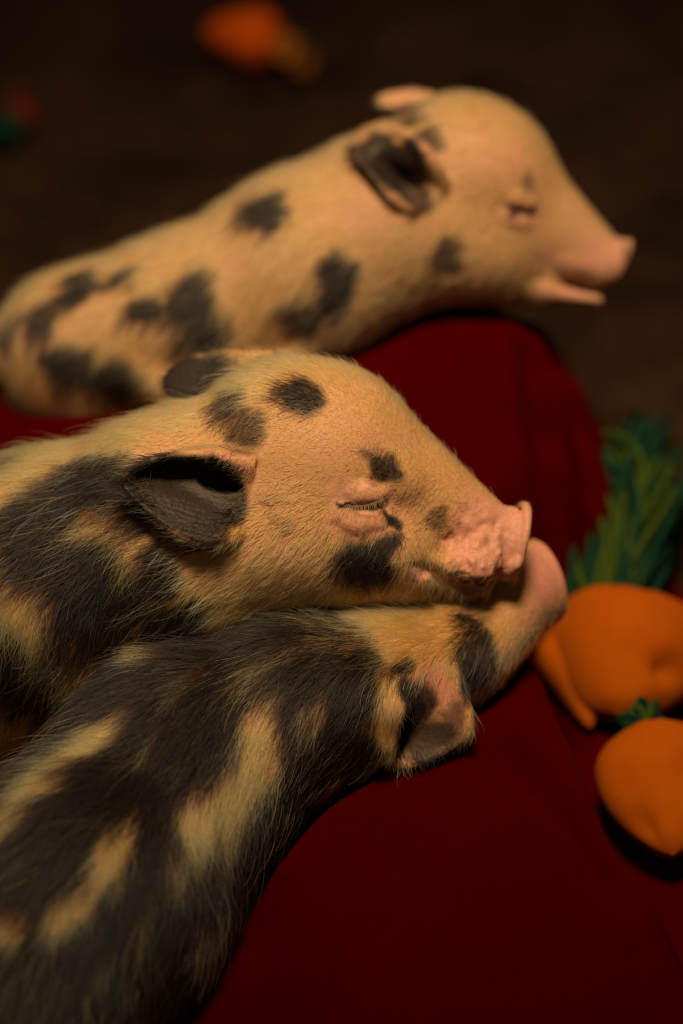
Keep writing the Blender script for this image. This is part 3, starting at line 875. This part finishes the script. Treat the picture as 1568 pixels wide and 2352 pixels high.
def build_blanket():
    h = 0.0022
    xs = np.arange(-0.42, 0.27, h); ys = np.arange(-0.42, 0.30, h)
    X, Y = np.meshgrid(xs, ys, indexing='ij')
    P = np.stack([X.ravel(), Y.ravel()], 1)
    ctrl = np.array([(-.2, .13, -.055), (.05, .17, -.030), (.0, .16, -.040), (.03, .10, -.060), (.06, .12, -.050), (.05, .04, -.085), (.06, -.02, -.080), (.05, -.08, -.078), (.10, -.10, -.090), (.03, -.15, -.092),
                     (.10, -.18, -.108), (.0, -.05, -.083), (-.02, -.067, -.089), (.03, -.05, -.077), (-.031, -.100, -.124), (-.044, -.150, -.140), (.0, -.10, -.090), (.0, -.22, -.118), (-.15, -.10, -.11), (-.10, .0, -.10), (-.2, -.2, -.12), (-.1, .12, -.055), (-.35, .1, -.06), (-.35, -.3, -.12), (.1, -.3, -.13)])
    w = np.zeros(len(P)); z = np.zeros(len(P))
    for c in ctrl:
        k = 1.0 / (((P - c[:2]) ** 2).sum(1) + 0.0006) ** 1.6
        w += k; z += k * c[2]
    top = z / w
    pn = np.concatenate([P, np.zeros((len(P), 1))], 1)
    top += 0.0025 * noise3(pn, 22.0) + 0.001 * noise3(pn, 60.0)
    # a soft fold running from under the ear towards the rim
    poly = np.array([(-.6, -.6), (.26, -.6), (.150, -.19), (.117, -.115), (.097, -.05), (.080, .02), (.066, .07), (.070, .11), (.083, .15), (.085, .19), (.05, .215), (-.02, .225), (-.2, .215), (-.6, .2)])
    sd, arc = poly_dist(P, poly)
    sd = sd + 0.004 * noise3(pn, 30.0)
    far = sstep(.06, .14, P[:, 1])
    width = 0.014 + 0.046 * far
    s = np.clip((sd + 0.010) / (width + 0.010), 0, 1)
    fall = (s ** 1.5 * (1.6 - 0.6 * s)) * (1 - far) + (s ** 1.15) * far
    lowz = FLOOR_Z + 0.004
    fold = np.sin(arc * 2 * math.pi / 0.021 + 2.2 * noise3(pn, 16.0)) * (0.6 + 0.4 * noise3(pn + 4, 20.0))
    z = top * (1 - fall) + lowz * fall
    z += far * 0.006 * fold * np.clip(sd / 0.025 + 0.9, 0, 1) * np.clip((0.075 - sd) / 0.05, 0, 1)
    # loose wrinkles where it spreads on the floor
    fl = sstep(0.0, 0.02, sd - width)
    z += fl * (0.004 * np.maximum(noise3(pn + 2, 45.0), -0.2) + 0.006 * np.maximum(0, noise3(pn + 6, 18.0)))
    # sewn-in memory of the folds: grooves with a raised lip, found on the cloth itself
    Z0 = z.reshape(X.shape)
    def hit(u, v):
        for zz in np.arange(0.03, FLOOR_Z, -0.001):
            q = on_plane(u, v, zz)
            i = int(round((q[0] - xs[0]) / h)); j = int(round((q[1] - ys[0]) / h))
            if 0 <= i < len(xs) and 0 <= j < len(ys) and Z0[i, j] >= zz:
                return q[:2]
        return on_plane(u, v, FLOOR_Z)[:2]
    for line, depth, wd in (([(1195, 770), (1222, 900), (1240, 1050), (1262, 1250)], 0.012, 0.0045), ([(1245, 770), (1300, 890), (1335, 1020), (1350, 1120)], 0.013, 0.0040),
                            ([(1100, 800), (1112, 960), (1120, 1150)], 0.003, 0.007), ([(1095, 1675), (1180, 1770), (1300, 1900), (1400, 2050)], 0.006, 0.008), ([(1150, 1600), (1270, 1760), (1400, 1960)], -0.003, 0.006)):
        L_ = np.array([hit(*q) for q in line])
        dmin = np.full(len(P), 9.0)
        tt = np.zeros(len(P))
        for k_ in range(len(L_) - 1):
            a_, b_ = L_[k_], L_[k_ + 1]
            ab_ = b_ - a_
            t_ = np.clip(((P - a_) @ ab_) / (ab_ @ ab_ + 1e-12), 0, 1)
            d_ = np.linalg.norm(P - a_ - t_[:, None] * ab_, axis=1)
            m_ = d_ < dmin
            dmin[m_] = d_[m_]; tt[m_] = (k_ + t_[m_]) / (len(L_) - 1)
        fade = sstep(0, .25, tt)
        z = z - depth * fade * (np.exp(-(dmin / wd) ** 2) - 0.5 * np.exp(-((dmin - 2.2 * wd) / wd) ** 2))
    # pressed down by the piglets
    lim = np.full(X.shape, 9.0)
    for W in PIG_WORLD:
        i = np.round((W[:, 0] - xs[0]) / h).astype(int); j = np.round((W[:, 1] - ys[0]) / h).astype(int)
        m = (i >= 1) & (i < len(xs) - 1) & (j >= 1) & (j < len(ys) - 1)
        for di in (-1, 0, 1):
            for dj in (-1, 0, 1):
                np.minimum.at(lim, (i[m] + di, j[m] + dj), W[m, 2])
    Z = z.reshape(X.shape)
    Z = np.minimum(Z, lim - 0.0004)
    for _ in range(3):
        Zs = Z.copy()
        Zs[1:-1, 1:-1] = (Z[1:-1, 1:-1] * 2 + Z[:-2, 1:-1] + Z[2:, 1:-1] + Z[1:-1, :-2] + Z[1:-1, 2:]) / 6
        Z = np.minimum(Zs, lim - 0.0002)
    Z = np.maximum(Z, FLOOR_Z + 0.0015)
    # the cloth ends on the carpet: keep only what the blanket covers
    nx, ny = X.shape
    edge = 0.060 + 0.018 * noise3(pn, 9.0) + 0.06 * sstep(.02, -.05, P[:, 1] - 0.12) * 1.0
    keep = (sd < edge).reshape(nx, ny)
    idx = np.arange(nx * ny).reshape(nx, ny)
    kq = keep[:-1, :-1] & keep[1:, :-1] & keep[1:, 1:] & keep[:-1, 1:]
    Q = np.stack([idx[:-1, :-1][kq], idx[1:, :-1][kq], idx[1:, 1:][kq], idx[:-1, 1:][kq]], 1)
    used, inv = np.unique(Q, return_inverse=True)
    V = np.stack([X.ravel(), Y.ravel(), Z.ravel()], 1)[used]
    Qi = inv.reshape(Q.shape)
    E = np.sort(np.concatenate([Qi[:, [0, 1]], Qi[:, [1, 2]], Qi[:, [2, 3]], Qi[:, [3, 0]]]), axis=1)
    E, cn = np.unique(E, axis=0, return_counts=True)
    E = E[cn == 1]                                     # the hem: smoothed into a soft line
    for _ in range(14):
        acc = np.zeros((len(V), 2)); num = np.zeros(len(V))
        for a_, b_ in ((0, 1), (1, 0)):
            np.add.at(acc, E[:, a_], V[E[:, b_], :2]); np.add.at(num, E[:, a_], 1)
        m_ = num > 0
        V[m_, :2] = 0.5 * V[m_, :2] + 0.5 * acc[m_] / num[m_, None]
    o = new_mesh('blanket', V, Qi, MAT_RED)
    md = o.modifiers.new('thickness', 'SOLIDIFY'); md.thickness = 0.0012; md.offset = -1
    tag(o, 'dark red fleece blanket draped in folds beneath the piglets', 'blanket')
    return xs, ys, Z
BX, BY, BZ = build_blanket()
def blanket_z(x, y):
    i = int(np.clip(round((x - BX[0]) / (BX[1] - BX[0])), 0, len(BX) - 1)); j = int(np.clip(round((y - BY[0]) / (BY[1] - BY[0])), 0, len(BY) - 1))
    return BZ[i, j]

# ------------------------------------------------------------------ plush vegetables
ORANGE = felt('orange_felt', (0.30, 0.050, 0.0006), (0.36, 0.066, 0.001))
ORANGE_RED = felt('red_orange_felt', (0.36, 0.042, 0.001), (0.42, 0.055, 0.0015))
YARN_A = felt('dark_green_yarn', (0.004, 0.020, 0.010), (0.008, 0.034, 0.014), 300)
YARN_B = felt('olive_green_yarn', (0.030, 0.046, 0.004), (0.048, 0.064, 0.006), 300)
RADISH = felt('dark_red_felt', (0.10, 0.004, 0.004), (0.14, 0.007, 0.006))

def plush_body(name, mat, parent, length, r, seed, dents, belly=0.62, blunt=0.6):
    """a stuffed body along +X: round shoulder at x=0 narrowing to a blunt tip, with sewn-in dents and puckers"""
    n, m = 40, 48
    V, F = [], []
    r0 = random.Random(seed)
    ph = [r0.uniform(0, 6.28) for _ in range(4)]
    for i in range(n + 1):
        t = i / n
        prof = math.sin(math.pi * t ** belly) ** blunt if 0 < t < 1 else 0.0
        prof *= 1 - 0.22 * t
        for j in range(m):
            a = 2 * math.pi * j / m
            k = 1 + 0.03 * math.sin(3 * a + ph[0] + 2 * t) + 0.02 * math.sin(5 * a + ph[1]) + 0.03 * math.sin(7 * t + ph[2] + a)
            for (dt, da, wd, dp) in dents:
                q = ((t - dt) / wd) ** 2 + ((math.remainder(a - da, 2 * math.pi)) / (wd * 4)) ** 2
                k -= dp * math.exp(-q)
            k += 0.02 * math.sin(14 * a + ph[3]) * math.exp(-(t / 0.12) ** 2)
            V.append((length * t, r * prof * k * math.cos(a), r * prof * k * math.sin(a)))
    for i in range(n):
        for j in range(m):
            F.append((i * m + j, i * m + (j + 1) % m, (i + 1) * m + (j + 1) % m, (i + 1) * m + j))
    return new_mesh(name, V, F, mat, parent)

def yarn_tuft(name, mat, parent, strands, length, spread, rad_, seed, loop=True):
    """a bundle of yarn loops rising along -X from the shoulder"""
    r0 = random.Random(seed)
    V, F = [], []
    nseg, ns = 12, 6
    for s in range(strands):
        a = r0.uniform(0, 2 * math.pi); rr = spread * math.sqrt(r0.random())
        L = length * r0.uniform(0.65, 1.0)
        tw = r0.uniform(-2.2, 2.2)
        wig = spread * r0.uniform(0.1, 0.35)
        b0 = len(V)
        pts = []
        for i in range(nseg + 1):
            t = i / nseg
            if loop:
                x = -L * math.sin(math.pi * t) ** 0.8 if 0 < t < 1 else 0.0
                w = 0.35 + 0.65 * math.sin(math.pi * t)
                ang = a + tw * (t - 0.5)
                q = (0.004 + x, rr * w * math.cos(ang) + wig * math.sin(9 * t + a * 3), rr * w * math.sin(ang) + wig * math.cos(8 * t + a * 2))
            else:
                x = -L * t
                w = 0.3 + 0.9 * t
                q = (0.004 + x, rr * w * math.cos(a + tw * t * .5), rr * w * math.sin(a + tw * t * .5))
            pts.append(np.array(q))
        for i in range(nseg + 1):
            d = pts[min(i + 1, nseg)] - pts[max(i - 1, 0)]
            d /= np.linalg.norm(d) + 1e-9
            e = np.cross(d, [0.3, 0.9, 0.31]); e /= np.linalg.norm(e) + 1e-9
            g = np.cross(d, e)
            for j in range(ns):
                an = 2 * math.pi * j / ns
                V.append(tuple(pts[i] + rad_ * (e * math.cos(an) + g * math.sin(an))))
        for i in range(nseg):
            for j in range(ns):
                F.append((b0 + i * ns + j, b0 + i * ns + (j + 1) % ns, b0 + (i + 1) * ns + (j + 1) % ns, b0 + (i + 1) * ns + j))
    o = new_mesh(name, V, F, mat, parent)
    o['kind'] = 'stuff'
    return o

def plush(name, label, cat, shoulder, tip, r, squash, body_mat, tuft, seed, dents=(), group=None, tuft_mats=(None, None), belly=0.62, tuft_names=('dark_leaf_tuft', 'bright_leaf_tuft'), blunt=0.6, shift=(0, 0, 0)):
    """shoulder and tip are world points of the body's axis; the yarn top runs from the shoulder to its own tip"""
    a, b = np.array(shoulder), np.array(tip)
    L = np.linalg.norm(b - a)
    e = bpy.data.objects.new(name, None); COL.objects.link(e)
    e.empty_display_size = 0.02
    e.location = a
    q = Vector(b - a).to_track_quat('X', 'Z')
    e.rotation_euler = q.to_euler()
    tag(e, label, cat, group)
    body = plush_body('body', body_mat, e, L, r, seed, dents, belly, blunt)
    body.scale = (1, 1, squash)
    strands, ttip, spread, yr = tuft
    tv = np.array(ttip) - a
    length = np.linalg.norm(tv)
    tq = q.inverted() @ Vector(-tv).to_track_quat('X', 'Z')
    for k, (mt, nm) in enumerate(zip(tuft_mats, tuft_names)):
        if mt is None: continue
        o = yarn_tuft(nm, mt, e, strands if k == 0 else int(strands * 0.4), length * (1 if k == 0 else .97), spread, yr, seed + k)
        o.rotation_euler = tq.to_euler()
        o.location = Vector((0.004, 0, 0)) + q.inverted() @ Vector(shift)
    return e

G2 = 'orange plush carrots scattered around'
z1 = FLOOR_Z + 0.026
carrot = plush('plush_carrot', 'plump orange plush carrot with a tall green yarn top beside the blanket edge', 'plush toy',
      on_plane(1452, 1408, z1), on_plane(1418, 1640, FLOOR_Z + 0.020), 0.037, 0.72, ORANGE,
      (90, on_plane(1476, 1050, FLOOR_Z + 0.022), 0.029, 0.0016), 3, [(0.70, 0.75, 0.09, 0.30), (0.35, 2.4, 0.1, 0.1)], G2, (YARN_A, YARN_B), 0.62, blunt=0.42, shift=(-0.011, 0, 0.002))
t0_, t1_ = on_plane(1292, 1470, FLOOR_Z + 0.020), on_plane(1356, 1672, FLOOR_Z + 0.011)
tip = plush_body('root_tip', ORANGE, carrot, float(np.linalg.norm(t1_ - t0_)), 0.014, 4, [], 0.45)
tip.matrix_local = carrot.matrix_basis.inverted() @ (Matrix.Translation(t0_) @ Vector(t1_ - t0_).to_track_quat('X', 'Z').to_matrix().to_4x4())
plush('plush_carrot', 'lower orange plush carrot with a short green tuft at the right edge', 'plush toy',
      on_plane(1500, 1692, FLOOR_Z + 0.028), on_plane(1545, 1965, FLOOR_Z + 0.024), 0.027, 0.9, ORANGE,
      (34, on_plane(1425, 1622, FLOOR_Z + 0.03), 0.010, 0.0013), 5, [(0.3, 1.9, 0.12, 0.12), (0.85, 2.5, .1, .2)], G2, (YARN_A, YARN_B), 0.75)
plush('plush_carrot', 'round orange plush carrot lying far back on the dark floor', 'plush toy',
      on_plane(640, 98, FLOOR_Z + 0.020), on_plane(468, 70, FLOOR_Z + 0.020), 0.021, 0.9, ORANGE_RED,
      (16, on_plane(730, 160, FLOOR_Z + 0.012), 0.010, 0.0024), 8, [], G2, (felt('yellow_orange_yarn', (0.26, 0.075, 0.006), (0.30, 0.09, 0.008), 200), YARN_A), 0.62, ('orange_tuft', 'green_leaf_tuft'))
plush('plush_radish', 'small dark red plush vegetable with green leaves at the left edge of the floor', 'plush toy',
      on_plane(34, 285, FLOOR_Z + 0.012), on_plane(64, 232, FLOOR_Z + 0.012), 0.010, 1.0, RADISH,
      (20, on_plane(-30, 340, FLOOR_Z + 0.012), 0.010, 0.0018), 11, [], None, (YARN_A, None))
